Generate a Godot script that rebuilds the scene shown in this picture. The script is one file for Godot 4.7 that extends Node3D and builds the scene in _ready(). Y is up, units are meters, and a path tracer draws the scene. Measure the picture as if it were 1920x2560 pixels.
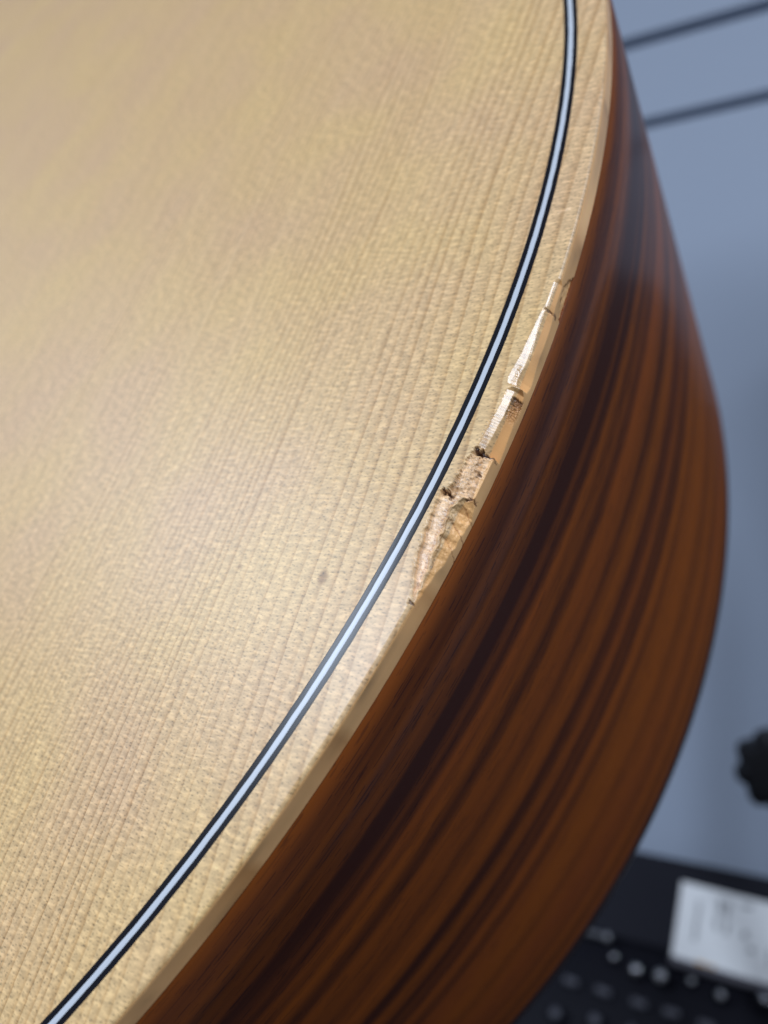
extends Node3D
# Close-up of the chipped lower bout of an acoustic guitar, a panelled wall and a black console behind it.

const EYE := Vector3(0, 1.2, 0)
# the guitar's own frame: x across the body, y towards the neck, z out of the soundboard; origin: centre of the lower bout's arc
const GX := Vector3(0.82545434, -0.05077871, 0.56218027)
const GY := Vector3(0.29912215, 0.88396045, -0.35936036)
const GZ := Vector3(-0.47869727, 0.46479614, 0.74485802)
const GO := Vector3(-0.12491979, 0.03932289, -0.18618104)
const R := 0.178626          # radius of the lower bout
const DEPTH := 0.108         # depth of the sides
const T := 2.7               # thickness of the soundboard's edge, mm
const XC := -0.018           # centre line of the body
# the wall: it runs along AL, faces NW
const AL := Vector3(0.88221571, 0, 0.47084546)
const NW := Vector3(-0.47084546, 0, 0.88221571)
const WALL_AT := Vector3(0.2776, -0.3073, -0.6635)   # where the console meets the wall, from the eye

var stations: Array = []     # along the body's outline: [point, outward normal, length so far (m), angle in degrees or 999]
var noise_a := FastNoiseLite.new()
var noise_b := FastNoiseLite.new()
var worn: Image               # where the knocked edge is polished
var noise_c := FastNoiseLite.new()
var rng := RandomNumberGenerator.new()


func _ready() -> void:
	rng.seed = 11
	setup_view()
	for n in [noise_a, noise_b]:
		n.noise_type = FastNoiseLite.TYPE_SIMPLEX
		n.fractal_octaves = 3
	noise_a.seed = 5; noise_a.frequency = 1.1
	noise_c.noise_type = FastNoiseLite.TYPE_SIMPLEX_SMOOTH
	noise_c.seed = 3; noise_c.frequency = 0.35; noise_c.fractal_type = FastNoiseLite.FRACTAL_NONE
	noise_b.seed = 9; noise_b.frequency = 3.4
	build_wall()
	make_stations()
	build_guitar()
	build_console()
	build_stand()
	build_added_case()


func lin(r: float, g: float, b: float) -> Color:
	return Color(r, g, b).linear_to_srgb()


func setup_view() -> void:
	var cam := Camera3D.new()
	cam.name = "camera"
	add_child(cam)
	cam.position = EYE
	var at := CameraAttributesPhysical.new()
	at.frustum_focal_length = 35.0 / (2.0 * 1280.0 / 1900.0)
	at.frustum_focus_distance = 0.0765
	at.frustum_near = 0.01
	at.frustum_far = 60.0
	at.exposure_aperture = 15.5
	cam.attributes = at
	cam.fov = rad_to_deg(2.0 * atan(1280.0 / 1900.0))
	cam.near = 0.01
	cam.far = 60.0
	cam.current = true
	var we := WorldEnvironment.new()
	we.name = "surroundings"
	var env := Environment.new()
	env.background_mode = Environment.BG_COLOR
	env.background_color = lin(0.10, 0.11, 0.13)
	env.tonemap_mode = Environment.TONE_MAPPER_LINEAR
	env.tonemap_exposure = 1.34
	env.sdfgi_enabled = true
	env.ssao_enabled = true
	env.ssil_enabled = true
	we.environment = env
	add_child(we)
	# two of the shop's ceiling panels, and a third lamp added to brighten the guitar's side
	lamp(Vector3(-1.85, 1.25, 0.36), Vector2(0.9, 1.1), 4.5)
	lamp(Vector3(0.22, 1.25, 1.02), Vector2(0.32, 1.2), 1.45)
	lamp(Vector3(1.35, 1.25, 1.25), Vector2(0.6, 0.6), 1.5)


func lamp(at: Vector3, size: Vector2, energy: float) -> void:
	var l := AreaLight3D.new()
	l.name = "ceiling_or_fill_lamp"
	l.area_size = size
	l.light_energy = energy
	l.light_color = lin(0.76, 0.87, 1.03)
	l.area_range = 12.0
	l.area_attenuation = 2.0
	l.shadow_enabled = true
	add_child(l, true)
	l.position = EYE + at
	l.rotation_degrees = Vector3(-90, 0, 0)


# ---------------------------------------------------------------- helpers

func tag(o: Node, label: String, category := "", group := "", kind := "") -> void:
	if label: o.set_meta("label", label)
	if category: o.set_meta("category", category)
	if group: o.set_meta("group", group)
	if kind: o.set_meta("kind", kind)


func part(called: String, mesh: Mesh, m: Material, parent: Node) -> MeshInstance3D:
	var o := MeshInstance3D.new()
	o.name = called
	o.mesh = mesh
	o.material_override = m
	parent.add_child(o, true)
	return o


func mat(c: Color, rough: float, metal := 0.0, coat := 0.0, coat_rough := 0.2) -> StandardMaterial3D:
	var m := StandardMaterial3D.new()
	m.albedo_color = c
	m.roughness = rough
	m.metallic = metal
	if coat > 0.0:
		m.clearcoat_enabled = true
		m.clearcoat = coat
		m.clearcoat_roughness = coat_rough
	return m


# a grid of points rows x columns as one smooth mesh; the outside is on the side that `out` says
func grid(p: PackedVector3Array, uv: PackedVector2Array, rows: int, cols: int, out: Vector3, colors := PackedColorArray()) -> ArrayMesh:
	var st := SurfaceTool.new()
	st.begin(Mesh.PRIMITIVE_TRIANGLES)
	for i in p.size():
		if colors.size(): st.set_color(colors[i])
		st.set_uv(uv[i])
		st.add_vertex(p[i])
	var mid := (rows / 2) * cols + cols / 2
	var n := (p[mid + cols] - p[mid]).cross(p[mid + 1] - p[mid])
	var flip := n.dot(out) < 0.0
	for r in rows - 1:
		for c in cols - 1:
			var a := r * cols + c
			if flip:
				for k in [a, a + cols, a + 1, a + 1, a + cols, a + cols + 1]: st.add_index(k)
			else:
				for k in [a, a + 1, a + cols, a + 1, a + cols + 1, a + cols]: st.add_index(k)
	st.generate_normals()
	return st.commit()


func flat_polygon(pts: PackedVector2Array, z: float, up: bool, tile: float) -> ArrayMesh:
	var st := SurfaceTool.new()
	st.begin(Mesh.PRIMITIVE_TRIANGLES)
	var idx := Geometry2D.triangulate_polygon(pts)
	for p in pts:
		st.set_normal(Vector3(0, 0, 1 if up else -1))
		st.set_uv(Vector2(p.x / tile, 0.5 - p.y / tile))
		st.add_vertex(Vector3(p.x, p.y, z))
	for i in range(0, idx.size(), 3):
		var a := pts[idx[i]]; var b := pts[idx[i + 1]]; var c := pts[idx[i + 2]]
		var ccw := (b - a).cross(c - a) > 0.0
		var order := [0, 2, 1] if ccw == up else [0, 1, 2]
		for k in order: st.add_index(idx[i + k])
	return st.commit()


# a box between two corners in axes (ax, ay, az) with chamfered edges
func slab(lo: Vector3, hi: Vector3, b: float) -> ArrayMesh:
	var st := SurfaceTool.new()
	st.begin(Mesh.PRIMITIVE_TRIANGLES)
	var c := (lo + hi) * 0.5
	var h := (hi - lo) * 0.5
	var quads := []
	for axis in 3:
		for s in [-1.0, 1.0]:
			var u := (axis + 1) % 3; var v := (axis + 2) % 3
			var q := []
			for e in [[-1, -1], [1, -1], [1, 1], [-1, 1]]:
				var p := Vector3.ZERO
				p[axis] = s * h[axis]; p[u] = e[0] * (h[u] - b); p[v] = e[1] * (h[v] - b)
				q.append(p)
			quads.append(q)
	for axis in 3:
		var u := (axis + 1) % 3; var v := (axis + 2) % 3
		for su in [-1.0, 1.0]:
			for sv in [-1.0, 1.0]:
				var q := []
				for e in [[-1, 0], [1, 0], [1, 1], [-1, 1]]:
					var p := Vector3.ZERO
					p[axis] = e[0] * (h[axis] - b)
					p[u] = su * (h[u] if e[1] == 0 else h[u] - b)
					p[v] = sv * (h[v] - b if e[1] == 0 else h[v])
					q.append(p)
				quads.append(q)
	for sx in [-1.0, 1.0]:
		for sy in [-1.0, 1.0]:
			for sz in [-1.0, 1.0]:
				quads.append([Vector3(sx * h.x, sy * (h.y - b), sz * (h.z - b)), Vector3(sx * (h.x - b), sy * h.y, sz * (h.z - b)), Vector3(sx * (h.x - b), sy * (h.y - b), sz * h.z)])
	for q in quads:
		var mid := Vector3.ZERO
		for p in q: mid += p
		var n: Vector3 = (q[1] - q[0]).cross(q[2] - q[0]).normalized()
		if n.dot(mid) < 0.0: n = -n; 
		var tris := [[0, 1, 2]] if q.size() == 3 else [[0, 1, 2], [0, 2, 3]]
		for t in tris:
			var a: Vector3 = q[t[0]]; var bb: Vector3 = q[t[1]]; var d: Vector3 = q[t[2]]
			var order := [a, bb, d]
			if (bb - a).cross(d - a).dot(n) > 0.0: order = [a, d, bb]
			for p in order:
				st.set_normal(n)
				st.set_uv(Vector2(p.x, p.y) * 4.0)
				st.add_vertex(c + p)
	return st.commit()


# a turned shape round the y axis: profile of (radius, height) from bottom to top
func turned(profile: Array, sides := 24, lobes := 0, cut := 0.0) -> ArrayMesh:
	var p := PackedVector3Array(); var uv := PackedVector2Array()
	for r in profile.size():
		for k in sides + 1:
			var a := TAU * k / sides
			var q: float = profile[r][0]
			if lobes > 0:
				q *= 1.0 - cut * pow(0.5 - 0.5 * cos(a * lobes), 1.6)
			p.append(Vector3(cos(a) * q, profile[r][1], sin(a) * q))
			uv.append(Vector2(float(k) / sides, float(r) / profile.size()))
	var st := SurfaceTool.new()
	st.begin(Mesh.PRIMITIVE_TRIANGLES)
	var cols := sides + 1
	for r in profile.size() - 1:
		for k in sides:
			var i := r * cols + k
			for t in [i, i + 1, i + cols, i + 1, i + cols + 1, i + cols]:
				st.set_smooth_group(0 if lobes == 0 else 1)
				st.set_uv(uv[t]); st.add_vertex(p[t])
	st.index()
	st.generate_normals()
	return st.commit()


func bytes_of(n: FastNoiseLite, w: int, h: int, to_w: int, to_h: int) -> PackedByteArray:
	var im := n.get_image(w, h, false, false, true)
	im.convert(Image.FORMAT_L8)
	if w != to_w or h != to_h: im.resize(to_w, to_h, Image.INTERPOLATE_CUBIC)
	return im.get_data()


func fnl(seed_: int, freq: float, octaves := 1) -> FastNoiseLite:
	var n := FastNoiseLite.new()
	n.seed = seed_
	n.noise_type = FastNoiseLite.TYPE_SIMPLEX_SMOOTH
	n.frequency = freq
	n.fractal_type = FastNoiseLite.FRACTAL_FBM if octaves > 1 else FastNoiseLite.FRACTAL_NONE
	n.fractal_octaves = octaves
	return n


# ---------------------------------------------------------------- materials of the guitar

const S := 2048
const TILE := 0.2            # metres across the spruce pattern

func spruce() -> StandardMaterial3D:
	# annual rings run along v (towards the neck); the silk of the medullary rays runs across them, part of its shimmer painted into the colour
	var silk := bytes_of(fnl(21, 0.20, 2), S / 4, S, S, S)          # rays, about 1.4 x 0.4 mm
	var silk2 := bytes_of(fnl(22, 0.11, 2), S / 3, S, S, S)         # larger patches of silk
	var fibre := bytes_of(fnl(23, 0.42), S / 2, S, S, S)            # fine strokes
	var tone := bytes_of(fnl(24, 0.011, 3), S / 4, S / 4, S, S)
	var wob := bytes_of(fnl(25, 0.010, 2), S / 4, S / 16, S, S)
	var broken := bytes_of(fnl(26, 0.05, 2), S, S / 16, S, S)       # the rings fade and return along their length
	var ring := PackedFloat32Array()
	ring.resize(S + 64)
	var x := 0.0
	while x < S + 64:
		var w := rng.randf_range(8.0, 15.0) if x < S * 0.78 else rng.randf_range(13.0, 24.0)
		var dark := rng.randf_range(0.45, 0.9)
		for k in int(w) + 1:
			var i := int(x) + k
			if i < S + 64:
				var t := k / w
				ring[i] = dark * pow(t, 3.0) if t < 0.86 else dark * maxf(0.0, 1.0 - (t - 0.86) / 0.14) * 0.95
		x += w
	var rgb := PackedByteArray(); rgb.resize(S * S * 3)
	var hgt := PackedByteArray(); hgt.resize(S * S)
	var i := 0; var j := 0
	for y in S:
		for xx in S:
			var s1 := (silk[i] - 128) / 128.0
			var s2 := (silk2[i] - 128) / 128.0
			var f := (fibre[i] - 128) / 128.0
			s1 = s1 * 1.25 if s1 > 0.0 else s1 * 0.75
			var t := (tone[i] - 128) / 128.0
			var r := ring[xx + (wob[i] >> 3)] * (0.45 + 0.75 * broken[i] / 255.0)
			var pore := maxf(0.0, -f - 0.42) * 1.1
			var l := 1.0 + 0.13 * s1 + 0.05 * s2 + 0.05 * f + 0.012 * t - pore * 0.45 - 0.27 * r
			rgb[j] = clampi(int(225.0 * l), 0, 255)
			rgb[j + 1] = clampi(int((187.0 - 20.0 * r + 1.5 * t) * l), 0, 255)
			rgb[j + 2] = clampi(int((136.0 - 34.0 * r - 5.0 * t) * l), 0, 255)
			hgt[i] = clampi(int(128.0 + 50.0 * s1 + 36.0 * s2 + 14.0 * f - 40.0 * pore - 22.0 * r), 0, 255)
			i += 1
			j += 3
	# a small resin spot and a few specks
	var spots := [[0.1614, -0.0442, 0.0006, 0.42]]
	for k in 60: spots.append([rng.randf_range(0.05, 0.175), rng.randf_range(-0.09, 0.09), rng.randf_range(0.00012, 0.0003), rng.randf_range(0.1, 0.35)])
	for sp in spots:
		var cx := int(sp[0] / TILE * S); var cy := int((0.5 - sp[1] / TILE) * S); var rr: float = sp[2] / TILE * S
		for dy in range(-int(rr * 1.4) - 1, int(rr * 1.4) + 2):
			for dx in range(-int(rr) - 1, int(rr) + 2):
				var w: float = sp[3] * clampf(1.3 - Vector2(dx / rr, dy / (rr * 1.25)).length(), 0.0, 0.6) / 0.6
				var at: int = ((cy + dy) * S + cx + dx) * 3
				for ch in 3: rgb[at + ch] = int(rgb[at + ch] * (1.0 - w * [0.5, 0.62, 0.75][ch]))
	var m := StandardMaterial3D.new()
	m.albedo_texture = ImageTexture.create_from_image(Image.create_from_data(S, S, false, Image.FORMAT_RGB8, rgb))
	m.roughness = 0.42
	m.metallic_specular = 0.5
	m.heightmap_enabled = true
	m.heightmap_texture = ImageTexture.create_from_image(Image.create_from_data(S, S, false, Image.FORMAT_L8, hgt))
	m.heightmap_scale = 0.0018
	m.vertex_color_use_as_albedo = true
	return m


func rosewood() -> StandardMaterial3D:
	var w := 2048; var h := 1024
	var band := bytes_of(fnl(31, 0.010, 2), 40, h, w, h)
	var streak := bytes_of(fnl(32, 0.018, 2), 36, h, w, h)
	var fine := bytes_of(fnl(33, 0.10, 2), 72, h, w, h)
	var cloud := bytes_of(fnl(34, 0.02, 2), 128, h / 4, w, h)
	var pore := bytes_of(fnl(35, 0.30), w / 10, h, w, h)
	var rgb := PackedByteArray(); rgb.resize(w * h * 3)
	var j := 0
	for i in w * h:
		var q := (i + 130 * w + 260) % (w * h)
		var depth := float(i) / (w * h)
		var b := band[q] / 255.0
		var s := streak[q] / 255.0
		var f := fine[i] / 255.0
		var c := cloud[i] / 255.0
		var warm0 := clampf((b + s) * 0.6, 0.0, 1.0)
		var d := clampf((b - 0.38) * 1.7, 0.0, 1.0) * 0.75 + clampf((s - 0.47) * 1.7, 0.0, 1.0) * 0.75 + (f - 0.5) * 0.13 + (c - 0.5) * 0.5
		d = clampf(d * lerpf(1.15, 0.56, smoothstep(0.1, 0.75, depth)) + 0.06 * smoothstep(0.5, 0.0, depth) * (1.0 - warm0) , 0.0, 1.0)
		if pore[i] > 196: d = minf(1.0, d + 0.30)
		var warm := clampf(c * 0.9 + f * 0.3 - 0.1, 0.0, 1.0)
		rgb[j] = int(lerpf(140.0 + 24.0 * warm, 55.0, d * 0.9))
		rgb[j + 1] = int(lerpf(72.0 + 16.0 * warm, 29.0, d * 0.9))
		rgb[j + 2] = int(lerpf(32.0 - 6.0 * warm, 27.0, d * 0.9))
		j += 3
	var m := StandardMaterial3D.new()
	m.albedo_texture = ImageTexture.create_from_image(Image.create_from_data(w, h, false, Image.FORMAT_RGB8, rgb))
	m.roughness = 0.5
	m.clearcoat_enabled = true
	m.clearcoat = 0.3
	m.clearcoat_roughness = 0.2
	m.metallic_specular = 0.2
	return m


# ---------------------------------------------------------------- outline of the guitar's body

func make_stations() -> void:
	var a := -50.0
	while a <= 35.001:
		var r := deg_to_rad(a)
		var n := Vector2(cos(r), sin(r))
		stations.append([n * R, n, 0.0, a])
		if a > -15.6 and a < 1.4: a += 0.02
		elif a > -34.0 and a < 18.0: a += 0.25
		else: a += 1.0
	var right: Array = [Vector2(0.118, 0.162), Vector2(0.101, 0.215), Vector2(0.106, 0.272), Vector2(0.118, 0.326), Vector2(0.110, 0.378), Vector2(0.074, 0.415), Vector2(0.022, 0.426)]
	var loop: Array = [at_angle(20.0), at_angle(35.0)]
	loop += right
	loop.append(Vector2(XC, 0.4275))
	for k in range(right.size() - 1, -1, -1): loop.append(mirror(right[k]))
	for ang in [35.0, 20.0, 5.0, -10.0, -25.0, -40.0, -50.0]: loop.append(mirror(at_angle(ang)))
	loop += [mirror(Vector2(0.068, -0.161)), Vector2(XC, -0.169), Vector2(0.068, -0.161), at_angle(-50.0), at_angle(-40.0)]
	for k in range(1, loop.size() - 3):
		for q in range(0 if k > 1 else 1, 16):
			var t := q / 16.0
			var p: Vector2 = loop[k].cubic_interpolate(loop[k + 1], loop[k - 1], loop[k + 2], t)
			var p2: Vector2 = loop[k].cubic_interpolate(loop[k + 1], loop[k - 1], loop[k + 2], t + 0.01)
			var d := (p2 - p).normalized()
			stations.append([p, Vector2(d.y, -d.x), 0.0, 999.0])
	stations.append(stations[0].duplicate())
	var l := 0.0
	for k in range(1, stations.size()):
		l += (stations[k][0] - stations[k - 1][0]).length()
		stations[k][2] = l


func at_angle(a: float) -> Vector2:
	return Vector2.from_angle(deg_to_rad(a)) * R


func mirror(p: Vector2) -> Vector2:
	return Vector2(2.0 * XC - p.x, p.y)


# every station, or (coarse) without the close ones at the chips
func stations_for(fine: bool) -> Array:
	if fine: return stations
	var out := []
	var last := -99.0
	for s in stations:
		if s[3] != 999.0 and s[3] > -15.7 and s[3] < 1.5 and s[3] - last < 0.24: continue
		last = s[3] if s[3] != 999.0 else -99.0
		out.append(s)
	return out


# sweep a profile of (mm outward, mm up) round the body; v runs along the profile
func sweep(profile: Array, out: Vector2) -> ArrayMesh:
	var ss := stations_for(false)
	var p := PackedVector3Array(); var uv := PackedVector2Array()
	for s in ss:
		for q in profile:
			var at: Vector2 = s[0] + s[1] * ((q.x + (0.035 * noise_a.get_noise_2d(s[2] * 260.0, q.x * 2.0) if q.y > 0.0 else 0.0)) * 0.001)
			p.append(Vector3(at.x, at.y, q.y * 0.001))
			uv.append(Vector2(s[2] / 0.42, -q.y / 110.0))
	var mid: Array = ss[ss.size() / 2]
	return grid(p, uv, ss.size(), profile.size(), Vector3(mid[1].x * out.x, mid[1].y * out.x, out.y))


func inset(mm: float) -> PackedVector2Array:
	var pts := PackedVector2Array()
	var ss := stations_for(false)
	for k in ss.size() - 1: pts.append(ss[k][0] - ss[k][1] * (mm * 0.001))
	return pts


func ss(a: float, b: float, x: float) -> float:
	return smoothstep(a, b, x)


# straight-line table lookup
func table(t: Array, x: float) -> float:
	if x <= t[0][0]: return t[0][1]
	for k in range(1, t.size()):
		if x <= t[k][0]:
			return lerpf(t[k - 1][1], t[k][1], (x - t[k - 1][0]) / (t[k][0] - t[k - 1][0]))
	return t[-1][1]


const F1 := [[2.1, 0.1], [2.5, -0.75], [3.4, -0.8], [4.0, -1.1], [5.4, -1.45], [6.5, -1.9], [6.76, -1.7], [6.85, -1.2]]
const F2 := [[6.85, -0.9], [6.98, -1.45], [8.0, -1.65], [9.3, -1.95], [9.42, -2.0]]
const B1 := [[9.38, -2.0], [9.7, -2.45], [10.4, -2.5], [10.95, -2.9]]
const B2 := [[10.9, -2.9], [11.05, -3.55], [11.7, -3.35], [12.5, -3.05], [13.5, -2.25], [14.4, -0.9], [14.8, -0.25]]
const RIDGE := [[11.0, -0.5], [11.5, -1.5], [11.9, -1.35], [13.0, -0.95], [13.9, -0.35], [14.8, -0.02]]

# what the knocks have taken off the edge: (mm outward, mm up) at `a` degrees down the bout -> the same after the damage, with its stain
func damaged(a: float, q: Vector2) -> Array:
	var s := a * 3.1176
	var tint := Color(1, 1, 1)
	var p := q
	var n1 := noise_a.get_noise_2d(s * 1.2, q.x * 1.2 + q.y)
	var n2 := noise_b.get_noise_2d(s, q.x + q.y * 1.3)
	var calm2 := noise_c.get_noise_2d(s * 2.2, 3.0)
	# worn, lacquered flats along the crest
	if a > 2.0 and a < 9.42:
		var first := a < 6.85
		var calm := noise_c.get_noise_2d(s, 7.0)
		var inner := table(F1 if first else F2, a) + 0.04 * calm
		var cuts: float = 0.0014 * sin(s * 20.0 + 6.0 * calm)
		var wide := 0.30 + 0.62 * ss(3.4, 6.2, a) if first else 0.85
		var first_cut := Vector2(sin(deg_to_rad(30.0)), cos(deg_to_rad(30.0)))
		var from := Vector2(inner, T)
		for pass_ in 2:
			var nrm := first_cut
			if pass_ == 1:
				from += Vector2(wide, -wide * tan(deg_to_rad(30.0)))
				nrm = Vector2(sin(deg_to_rad(56.0)), cos(deg_to_rad(56.0)))
			var over := nrm.dot(p) - nrm.dot(from) - cuts - 0.003 * calm
			if over > 0.0:
				p -= nrm * over
				tint = tint.lerp(Color(1.05, 0.96, 0.85), ss(0.0, 0.05, over))
	# first break: a rough floor a little lower
	if a > 9.34 and a < 11.1:
		var inner := table(B1, a) + 0.20 * n1 + 0.06 * n2
		var wall := ss(inner, inner + 0.18, q.x)
		var edge := ss(9.34, 9.44, a) * (1.0 - ss(11.0, 11.1, a))
		var fl := T - wall * edge * (0.34 - 0.16 * ss(-2.0, -1.2, q.x) + 0.22 * ss(-1.0, 0.0, q.x) + 0.07 * n1 + 0.03 * n2 + 0.40 * (1.0 - ss(9.44, 9.62, a)) + 0.25 * ss(10.7, 10.95, a))
		if p.y > fl:
			p.y = fl
			var k := wall * edge
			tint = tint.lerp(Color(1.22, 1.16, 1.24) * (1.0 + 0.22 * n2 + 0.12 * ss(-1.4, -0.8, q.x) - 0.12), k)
		var al := deg_to_rad(27.0 + 8.0 * n1)
		var nrm := Vector2(sin(al), cos(al))
		var over := nrm.dot(p) - (nrm.dot(Vector2(-0.9 + 0.3 * n1, T - 0.45)))
		if over > 0.0: p -= nrm * over * edge
	# second, longer break beside the purfling, with a splintered ridge
	if a > 10.9 and a < 14.95:
		var inner := table(B2, a) + 0.14 * calm2 + 0.06 * n1
		var ridge := table(RIDGE, a) + 0.16 * calm2 + 0.07 * n1
		var edge := ss(10.95, 11.06, a) * (1.0 - ss(14.7, 14.95, a))
		var wall := ss(inner, inner + 0.22, q.x)
		var lip := ss(ridge - 0.55, ridge - 0.05, q.x)
		var fl := T - wall * edge * (0.46 + 0.04 * calm2 + 0.03 * n1 + 0.012 * n2 - 0.24 * lip + 0.35 * (1.0 - ss(11.06, 11.25, a)) * (1.0 - ss(-3.0, -2.0, q.x)))
		if p.y > fl:
			p.y = fl
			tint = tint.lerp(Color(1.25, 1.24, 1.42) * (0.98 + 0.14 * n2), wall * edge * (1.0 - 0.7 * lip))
		if q.x < ridge - 0.5 and q.x > ridge - 0.75: tint = tint.lerp(Color(0.62, 0.45, 0.40), 0.65 * edge * wall * ss(-0.1, 0.3, n2 + 0.2))
		var al := deg_to_rad(52.0)
		var nrm := Vector2(sin(al), cos(al))
		var over := nrm.dot(p) - nrm.dot(Vector2(ridge, T - 0.28 + 0.012 * n2 + 0.03 * calm2))
		if over > 0.0:
			p -= nrm * over * edge
			tint = tint.lerp(Color(1.04, 1.0, 0.94), edge)
	if a > 6.0 and a < 14.8 and q.y > T - 0.1:
		var line := table(F2, a) if a < 9.38 else (table(B1, a) if a < 10.95 else table(B2, a))
		var off := line - q.x + 0.10 * n1
		if off > -0.05 and off < 0.45:
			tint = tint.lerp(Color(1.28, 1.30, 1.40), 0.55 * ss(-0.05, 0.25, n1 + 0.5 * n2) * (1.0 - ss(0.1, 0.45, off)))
			p.y -= 0.03 * (1.0 - ss(0.0, 0.4, off)) * (0.6 + n2)
	# dark, torn ends of the fibres
	var pits := [[9.43, -1.05, 0.12, 1.05, 0.45], [11.06, -2.70, 0.055, 0.75, 0.30], [11.18, -2.2, 0.05, 0.35, 0.2], [11.02, -0.2, 0.05, 0.35, 0.2], [7.32, -0.05, 0.16, 0.32, 0.22], [3.66, -0.25, 0.045, 0.5, 0.14], [10.2, -0.35, 0.06, 0.25, 0.18], [14.78, -0.35, 0.05, 0.3, 0.2]]
	for k in pits:
		var u: float = (a - k[0] + 0.09 * n1 + 0.04 * n2 - (q.x - k[1]) * 0.05) / k[2]
		var v: float = (q.x - minf(0.0, T - q.y) * 0.0 - (T - q.y if q.x > -0.36 and q.y < T - 0.3 else 0.0) * 0.0 - k[1] + 0.1 * n2) / k[3]
		var d := u * u + v * v
		if d < 1.6 and q.y > 1.0:
			var w := 1.0 - ss(0.3, 1.5, d)
			p.y -= k[4] * w
			tint = tint.lerp(Color(0.13, 0.065, 0.045), clampf(w * 1.5 + 0.5 * n2, 0.0, 1.0) * (1.0 if k[4] > 0.2 else 0.75))
	# a flake gone from the lower side
	if a > 1.6 and a < 3.9 and q.y < 1.7 and q.x > -0.2:
		var u := (a - 2.6) / 1.0
		var lim := 1.35 * (1.0 - u * u) + 0.35 * n1
		var w := ss(-0.1, 0.18, lim - q.y)
		p.x -= w * (0.20 + 0.06 * n1)
		tint = tint.lerp(Color(1.25, 1.2, 1.2), w)
		if absf(lim - q.y) < 0.16 and n2 > -0.1: tint = tint.lerp(Color(0.45, 0.36, 0.34), 0.6)
	# bruised side below the first flats
	if a > 7.1 and a < 8.2 and q.x > -0.3:
		var w := (1.0 - ss(0.2, 0.55, absf(a - 7.6))) * ss(0.6, 1.2, q.y)
		p.x -= w * (0.10 + 0.14 * n2)
		tint = tint.lerp(Color(0.78, 0.70, 0.66) * (1.0 + 0.4 * n2), w * 0.7)
	# hairline cracks across the side
	for k in [[11.25, 0.5], [11.9, 0.75], [12.5, 0.45]]:
		var d: float = absf(a - k[0] - (T - q.y) * 0.16 - 0.05 * n1)
		if q.x > -1.2 and d < 0.05: 
			p.x -= 0.05 * (1.0 - d / 0.05)
			tint = tint.lerp(Color(0.40, 0.27, 0.20), k[1] * (1.0 - d / 0.05))
	# a short pale scratch above the damage
	if absf(a + 0.9 + (q.x + 2.0) * 0.06) < 0.07 + 0.04 * n1 and q.x > -2.7 and q.x < -1.25 and q.y > T - 0.3:
		tint = tint.lerp(Color(1.3, 1.35, 1.5), 0.75)
	tint.a = 1.0
	return [p, tint]


func edge_band() -> ArrayMesh:
	var prof: Array = []
	var x := -3.86
	while x < -0.52:
		prof.append([Vector2(x, T), x])
		x += 0.09
	for k in 7:
		var b := PI / 2.0 * k / 6.0
		prof.append([Vector2(-0.5 + 0.5 * sin(b), T - 0.5 + 0.5 * cos(b)), -0.5 + 0.12 * k])
	var y := T - 0.59
	while y > 0.0:
		prof.append([Vector2(0.0, y), 0.2 + (T - y - 0.43) * 0.3])
		y -= 0.09
	prof.append([Vector2(0.0, 0.0), 0.9])
	prof.append([Vector2(-0.3, -0.02), 1.0])
	var p := PackedVector3Array(); var uv := PackedVector2Array(); var col := PackedColorArray()
	for s in stations:
		var near: bool = s[3] > -15.4 and s[3] < 1.35
		var wave := 0.012 * noise_a.get_noise_1d(s[2] * 300.0)
		for q in prof:
			var at: Vector2 = q[0]
			var at0 := at
			var c := Color(1, 1, 1)
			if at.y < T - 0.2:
				c = Color(1.30, 1.10, 0.92)  # side face warmer, with brightening for its weak light put into the colour
			if near:
				var d := damaged(-s[3], at)
				at = d[0]
				c = c * d[1]
				if -s[3] > 2.1 and -s[3] < 9.4 and absf(d[0].x - q[0].x) > 0.02:
					var f2: Vector2 = s[0] + s[1] * (q[1] * 0.001)
					worn.fill_rect(Rect2i(int(fposmod(f2.x / TILE, 1.0) * 1024.0), int(fposmod(0.5 - f2.y / TILE, 1.0) * 1024.0), 1, 1), Color(1, 1, 1))
			at.x += wave
			var w: Vector2 = s[0] + s[1] * (at.x * 0.001)
			p.append(Vector3(w.x, w.y, at.y * 0.001))
			var flat: Vector2 = s[0] + s[1] * (q[1] * 0.001)
			if at0.y < T - 0.3: uv.append(Vector2(0.1 + s[2] * 0.35, 0.3 + (T - at0.y) * 0.00035))
			else: uv.append(Vector2(flat.x / TILE, 0.5 - flat.y / TILE))
			c = c * (1.0 / 1.5)
			c.a = 1.0
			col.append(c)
	var mid: Array = stations[stations.size() / 2]
	return grid(p, uv, stations.size(), prof.size(), Vector3(mid[1].x, mid[1].y, 1.0), col)


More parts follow.
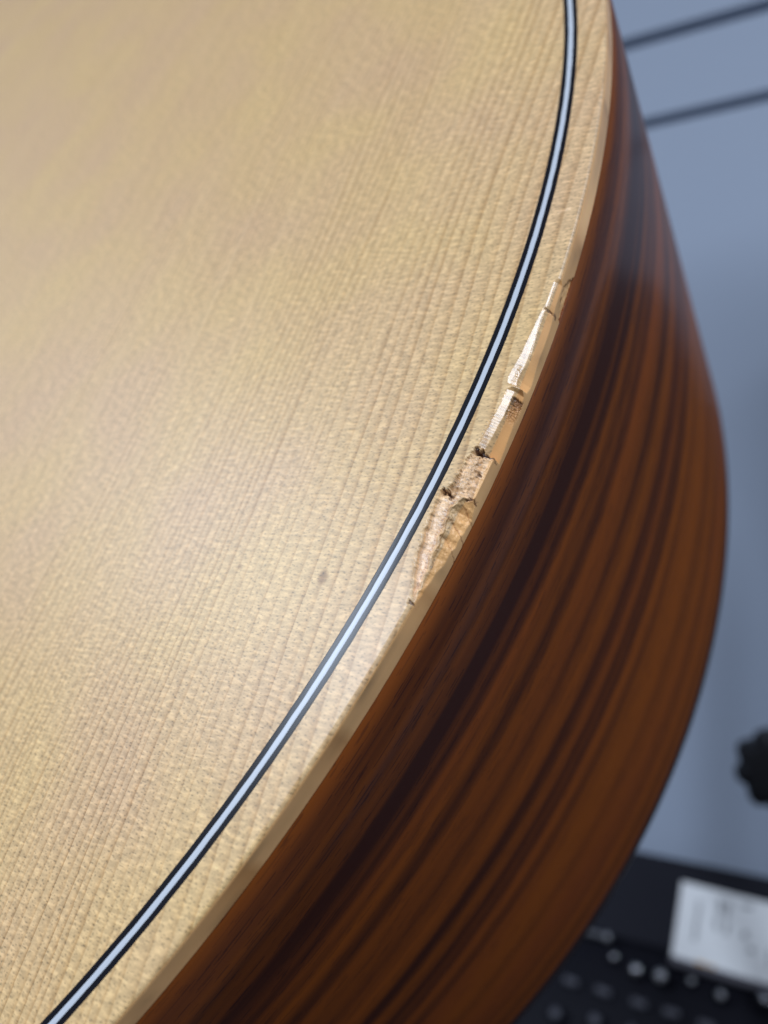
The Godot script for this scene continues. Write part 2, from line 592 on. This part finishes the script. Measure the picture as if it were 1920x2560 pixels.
func build_guitar() -> void:
	var g := Node3D.new()
	worn = Image.create(1024, 1024, false, Image.FORMAT_L8)
	worn.fill(Color(0.12, 0.12, 0.12))
	g.name = "acoustic_guitar"
	add_child(g, true)
	g.transform = Transform3D(Basis(GX, GY, GZ), EYE + GO)
	tag(g, "acoustic guitar with pale spruce top, striped rosewood side and chipped lower edge", "guitar")
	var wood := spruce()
	var rw := rosewood()
	var black := mat(lin(0.006, 0.006, 0.010), 0.27)
	black.metallic_specular = 0.36
	var white := mat(lin(0.58, 0.61, 0.66), 0.36, 0.0, 0.12, 0.3)
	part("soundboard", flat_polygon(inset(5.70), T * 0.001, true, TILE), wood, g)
	part("purfling_line", sweep([Vector2(-5.70, T), Vector2(-5.55, T + 0.015), Vector2(-5.30, T + 0.02), Vector2(-5.08, T + 0.01)], Vector2(0, 1)), black, g).set_meta("label", "inner black line of the purfling")
	part("purfling_line", sweep([Vector2(-5.08, T + 0.01), Vector2(-4.95, T + 0.025), Vector2(-4.78, T + 0.033), Vector2(-4.60, T + 0.025), Vector2(-4.47, T + 0.01)], Vector2(0, 1)), white, g).set_meta("label", "white middle line of the purfling")
	part("purfling_line", sweep([Vector2(-4.47, T + 0.01), Vector2(-4.25, T + 0.02), Vector2(-4.0, T + 0.012), Vector2(-3.86, T)], Vector2(0, 1)), black, g).set_meta("label", "outer black line of the purfling")
	var band := edge_band()
	var edge_wood: StandardMaterial3D = wood.duplicate()
	edge_wood.clearcoat_enabled = true
	edge_wood.clearcoat = 1.0
	edge_wood.clearcoat_roughness = 0.19
	edge_wood.clearcoat_texture = ImageTexture.create_from_image(worn)
	edge_wood.heightmap_scale = 0.0012
	edge_wood.albedo_color = lin(1.5, 1.5, 1.5)
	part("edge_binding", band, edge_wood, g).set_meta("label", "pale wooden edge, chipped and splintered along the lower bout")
	var d := DEPTH * 1000.0
	var prof := [Vector2(-3.0, -0.005), Vector2(-0.06, -0.005)]
	for k in 13: prof.append(Vector2(-0.04, -0.01 - (d - 6.0) * k / 12.0))
	part("side", sweep(prof, Vector2(1, 0)), rw, g)
	var bb := [Vector2(-0.04, -d + 6.0)]
	for k in 7:
		var b := PI / 2.0 * k / 6.0
		bb.append(Vector2(-2.5 + 2.5 * cos(b), -d + 2.5 - 2.5 * sin(b)))
	bb.append(Vector2(-6.0, -d - 0.1))
	part("back_binding", sweep(bb, Vector2(1, -0.3)), mat(lin(0.030, 0.012, 0.010), 0.4, 0.0, 0.6, 0.25), g)
	part("back", flat_polygon(inset(6.0), -DEPTH - 0.0001, false, 0.4), rw, g)


# ---------------------------------------------------------------- what stands behind

func build_wall() -> void:
	var wall := Node3D.new()
	wall.name = "wall"
	add_child(wall, true)
	wall.transform = Transform3D(Basis(AL, Vector3.UP, NW), Vector3(EYE.x + WALL_AT.x, 0, EYE.z + WALL_AT.z))
	tag(wall, "grey-blue painted wall of horizontal boards with two dark grooves", "wall", "", "structure")
	var m := mat(lin(0.39, 0.45, 0.56), 0.55)
	var n := NoiseTexture2D.new()
	n.width = 512; n.height = 512; n.seamless = true
	n.noise = fnl(41, 0.05, 4)
	n.as_normal_map = false
	m.heightmap_enabled = true
	m.heightmap_texture = n
	m.heightmap_scale = 0.02
	var y1 := EYE.y + 0.427
	var y2 := EYE.y + 0.351
	part("wall_board", slab(Vector3(-1.6, 0.0, -0.018), Vector3(1.4, y2 - 0.0045, 0.0), 0.0015), m, wall)
	part("wall_board", slab(Vector3(-1.6, y2 + 0.0035, -0.018), Vector3(1.4, y1 - 0.005, 0.0), 0.0012), m, wall)
	part("wall_board", slab(Vector3(-1.6, y1 + 0.0045, -0.018), Vector3(1.4, y1 + 0.9, 0.0), 0.0012), m, wall)
	part("wall_backing", slab(Vector3(-1.6, 0.0, -0.034), Vector3(1.4, y1 + 0.9, -0.0185), 0.001), mat(lin(0.05, 0.05, 0.06), 0.8), wall)
	var floor_mesh := PlaneMesh.new()
	floor_mesh.size = Vector2(8, 8)
	var fl := part("floor", floor_mesh, mat(lin(0.06, 0.055, 0.055), 0.6), self)
	tag(fl, "dark shop floor below the console", "floor", "", "structure")


func build_console() -> void:
	# axes of the console: x along the wall, y up its sloping panel, z out of the panel
	var th := deg_to_rad(50.0)
	var up := Vector3.UP * cos(th) - NW * sin(th)
	var out := AL.cross(up).normalized()
	var c := Node3D.new()
	c.name = "sound_console"
	add_child(c, true)
	c.transform = Transform3D(Basis(AL, up, out), EYE + WALL_AT + NW * 0.001)
	tag(c, "black sloping console with rows of small shiny knobs against the wall", "console")
	var black := mat(lin(0.006, 0.006, 0.010), 0.6)
	var panel := mat(lin(0.010, 0.010, 0.016), 0.55)
	black.metallic_specular = 0.25
	panel.metallic_specular = 0.3
	# body: a wedge from the wall down to the floor
	var st := SurfaceTool.new()
	st.begin(Mesh.PRIMITIVE_TRIANGLES)
	var inv := c.transform.affine_inverse()
	var base := c.transform.origin
	var sec := []
	for q in [[0.0, 0.0], [0.184, -0.1543], [0.184, -(base.y - 0.001)], [0.0, -(base.y - 0.001)]]:
		sec.append(NW * q[0] + Vector3.UP * q[1])
	var ends := [-0.45, 0.30]
	for k in 4:
		var a: Vector3 = sec[k]; var b: Vector3 = sec[(k + 1) % 4]
		var v := [a + AL * ends[0], b + AL * ends[0], b + AL * ends[1], a + AL * ends[1]]
		for t in [[0, 2, 1], [0, 3, 2]]:
			for i in t: st.add_vertex(inv * (base + v[i] - NW * 0.0))
	for e in 2:
		for t in [[0, 1, 2], [0, 2, 3]]:
			var order: Array = t if e == 0 else [t[0], t[2], t[1]]
			for i in order: st.add_vertex(inv * (base + sec[i] + AL * ends[e]))
	st.generate_normals()
	part("cabinet", st.commit(), black, c)
	part("top_panel", slab(Vector3(-0.44, -0.079, 0.0002), Vector3(0.29, -0.003, 0.004), 0.001), panel, c)
	var chrome := mat(lin(0.45, 0.45, 0.48), 0.25, 1.0)
	var dull := mat(lin(0.32, 0.32, 0.34), 0.35, 0.8)
	var knob_mesh := turned([[0.0065, 0.0], [0.0062, 0.006], [0.0052, 0.0085], [0.0, 0.0086]], 20)
	var cap_mesh := turned([[0.0040, 0.0], [0.0043, 0.0012], [0.0034, 0.0024], [0.0, 0.0028]], 20)
	var dim := mat(lin(0.06, 0.06, 0.075), 0.45)
	var row := [[-0.0595, -0.0975], [-0.0405, -0.0985], [-0.0190, -0.0985], [0.0005, -0.0985], [0.0245, -0.1000], [0.0480, -0.0990], [0.0710, -0.0990]]
	for q in row:
		var k := part("knob", knob_mesh, black, c)
		k.transform = Transform3D(Basis(Vector3.RIGHT, PI / 2.0 + rng.randf_range(-0.4, 0.4)).rotated(Vector3.UP, rng.randf_range(-0.5, 0.5)), Vector3(q[0], q[1] + rng.randf_range(-0.0025, 0.0025), 0.0))
		var cap := part("knob_cap", cap_mesh, chrome if rng.randf() < 0.55 else dull, k)
		cap.position = Vector3(0, 0.0087, 0)
		k.scale = Vector3.ONE * rng.randf_range(0.5, 1.15)
	var slide := slab(Vector3(-0.0058, -0.0026, 0.0), Vector3(0.0058, 0.0026, 0.006), 0.0008)
	for q in [[-0.0640, -0.1230], [-0.0365, -0.1240], [-0.0125, -0.1240], [0.0125, -0.1255], [0.0440, -0.1250], [0.0700, -0.1250], [-0.0900, -0.1225]]:
		var k := part("slider_cap", slide, dim, c)
		k.transform = Transform3D(Basis(Vector3.BACK, rng.randf_range(-0.15, 0.15)), Vector3(q[0], q[1], 0.0002))
	for q in [[-0.096, -0.150], [-0.066, -0.146], [-0.038, -0.146], [-0.010, -0.146]]:
		var k := part("knob", knob_mesh, black, c)
		k.transform = Transform3D(Basis(Vector3.RIGHT, PI / 2.0), Vector3(q[0], q[1], 0.0))
		var cap := part("knob_cap", cap_mesh, dim, k)
		cap.position = Vector3(0, 0.0087, 0)
	var lev := part("lever", turned([[0.0, 0.0], [0.0022, 0.0004], [0.0024, 0.022], [0.0036, 0.0225], [0.0036, 0.026], [0.0, 0.0265]], 16), dull, c)
	lev.transform = Transform3D(Basis(Vector3.BACK, -PI / 2.0), Vector3(-0.090, -0.0835, 0.010))
	# the holder with its ticket lies on the panel
	var lay := Transform3D(Basis(AL, up, out), c.transform * Vector3(0.0200, -0.0530, 0.0042)) * Transform3D(Basis(Vector3.BACK, deg_to_rad(-2.2)), Vector3.ZERO)
	var h := Node3D.new()
	h.name = "ticket_holder"
	add_child(h, true)
	h.transform = lay
	tag(h, "dark grey ticket holder with a raised lip on the black console", "holder")
	var grey := mat(lin(0.075, 0.070, 0.085), 0.5)
	part("back_plate", slab(Vector3(-0.036, -0.033, 0.0), Vector3(0.040, 0.031, 0.0012), 0.0004), grey, h)
	part("lip", slab(Vector3(-0.036, -0.0385, 0.0), Vector3(0.040, -0.0325, 0.0045), 0.0008), grey, h)
	var tk := part("price_ticket", slab(Vector3(-0.035, -0.0318, 0.0), Vector3(0.0378, 0.0305, 0.0005), 0.0001), ticket(), self)
	tk.transform = lay * Transform3D(Basis.IDENTITY, Vector3(0, 0, 0.0014))
	tag(tk, "white price ticket with blurred grey print lying in the holder", "price ticket")


func ticket() -> StandardMaterial3D:
	var w := 320; var h := 280
	var im := Image.create(w, h, false, Image.FORMAT_RGB8)
	im.fill(Color(0.93, 0.93, 0.93))
	var r := RandomNumberGenerator.new(); r.seed = 4
	# print that runs up the ticket: [left, top, width, height, tone, strokes]
	for b in [[58, 60, 16, 150, 0.80, 40], [128, 30, 22, 62, 0.55, 16], [154, 30, 20, 62, 0.55, 16], [124, 104, 14, 44, 0.45, 12], [158, 104, 14, 54, 0.42, 14], [206, 28, 40, 14, 0.80, 10], [216, 126, 18, 26, 0.65, 8], [234, 176, 26, 18, 0.45, 8], [300, 160, 8, 70, 0.6, 14]]:
		for k in b[5]:
			var y: int = b[1] + b[3] * k / b[5]
			var x0: int = b[0] + r.randi_range(0, 4)
			im.fill_rect(Rect2i(x0, y, r.randi_range(int(b[2] * 0.7), b[2]), maxi(1, int(b[3] / b[5] * 0.85))), Color(b[4], b[4], b[4] + 0.03) * 0.4)
	im.fill_rect(Rect2i(80, 272, 34, 8), Color(0.85, 0.66, 0.35))
	im.fill_rect(Rect2i(124, 273, 18, 7), Color(0.85, 0.66, 0.35))
	var m := StandardMaterial3D.new()
	m.albedo_texture = ImageTexture.create_from_image(im)
	m.roughness = 0.45
	m.uv1_scale = Vector3(1.0 / (4.0 * 0.0728), -1.0 / (4.0 * 0.0623), 1.0)
	m.uv1_offset = Vector3(0.5, 0.5, 0.0)
	return m


func build_stand() -> void:
	# a lobed tightening knob on an upright that is itself outside the picture
	var s := Node3D.new()
	s.name = "floor_stand"
	add_child(s, true)
	var at := EYE + Vector3((1947.0 - 960.0) / 1900.0, -(1925.0 - 1280.0) / 1900.0, -1.0) * 0.45
	s.position = Vector3(at.x + 0.050, 0, at.z - 0.034)
	tag(s, "black floor stand with a lobed tightening knob in front of the wall", "stand")
	var black := mat(lin(0.012, 0.012, 0.016), 0.45)
	part("upright", turned([[0.0, 0.002], [0.011, 0.002], [0.011, 1.28], [0.0, 1.285]], 20), black, s)
	var axis := (at - (s.position + Vector3(0, at.y, 0))).normalized()
	var side := Vector3.UP.cross(axis).normalized()
	var b := Basis(side, axis, side.cross(axis))
	var k := part("tightening_knob", turned([[0.012, -0.006], [0.0225, -0.005], [0.0245, -0.001], [0.0245, 0.007], [0.0220, 0.0105], [0.010, 0.012], [0.0, 0.0118]], 96, 8, 0.17), black, s)
	k.transform = Transform3D(b * Basis(Vector3.UP, 0.30), at - s.position)
	part("shaft", turned([[0.0, 0.0], [0.006, 0.0], [0.006, 0.030], [0.0, 0.030]], 16), black, s).transform = Transform3D(b, at - axis * 0.036 - s.position)


# unseen black case, added so the polished side of the guitar reflects something dark
func build_added_case() -> void:
	var k := Node3D.new()
	k.name = "added_dark_case"
	add_child(k, true)
	k.transform = Transform3D(Basis(AL, Vector3.UP, NW), Vector3(EYE.x + WALL_AT.x, 0, EYE.z + WALL_AT.z))
	tag(k, "unseen black case added by the wall for its dark reflection in the guitar side", "case")
	var m := mat(lin(0.014, 0.014, 0.018), 0.7)
	part("shell", slab(Vector3(0.150, 0.001, 0.012), Vector3(0.50, EYE.y + 0.20, 0.10), 0.025), m, k)
	part("zip", slab(Vector3(0.1485, 0.03, 0.053), Vector3(0.5015, EYE.y + 0.17, 0.059), 0.001), mat(lin(0.05, 0.05, 0.055), 0.4, 0.6), k)
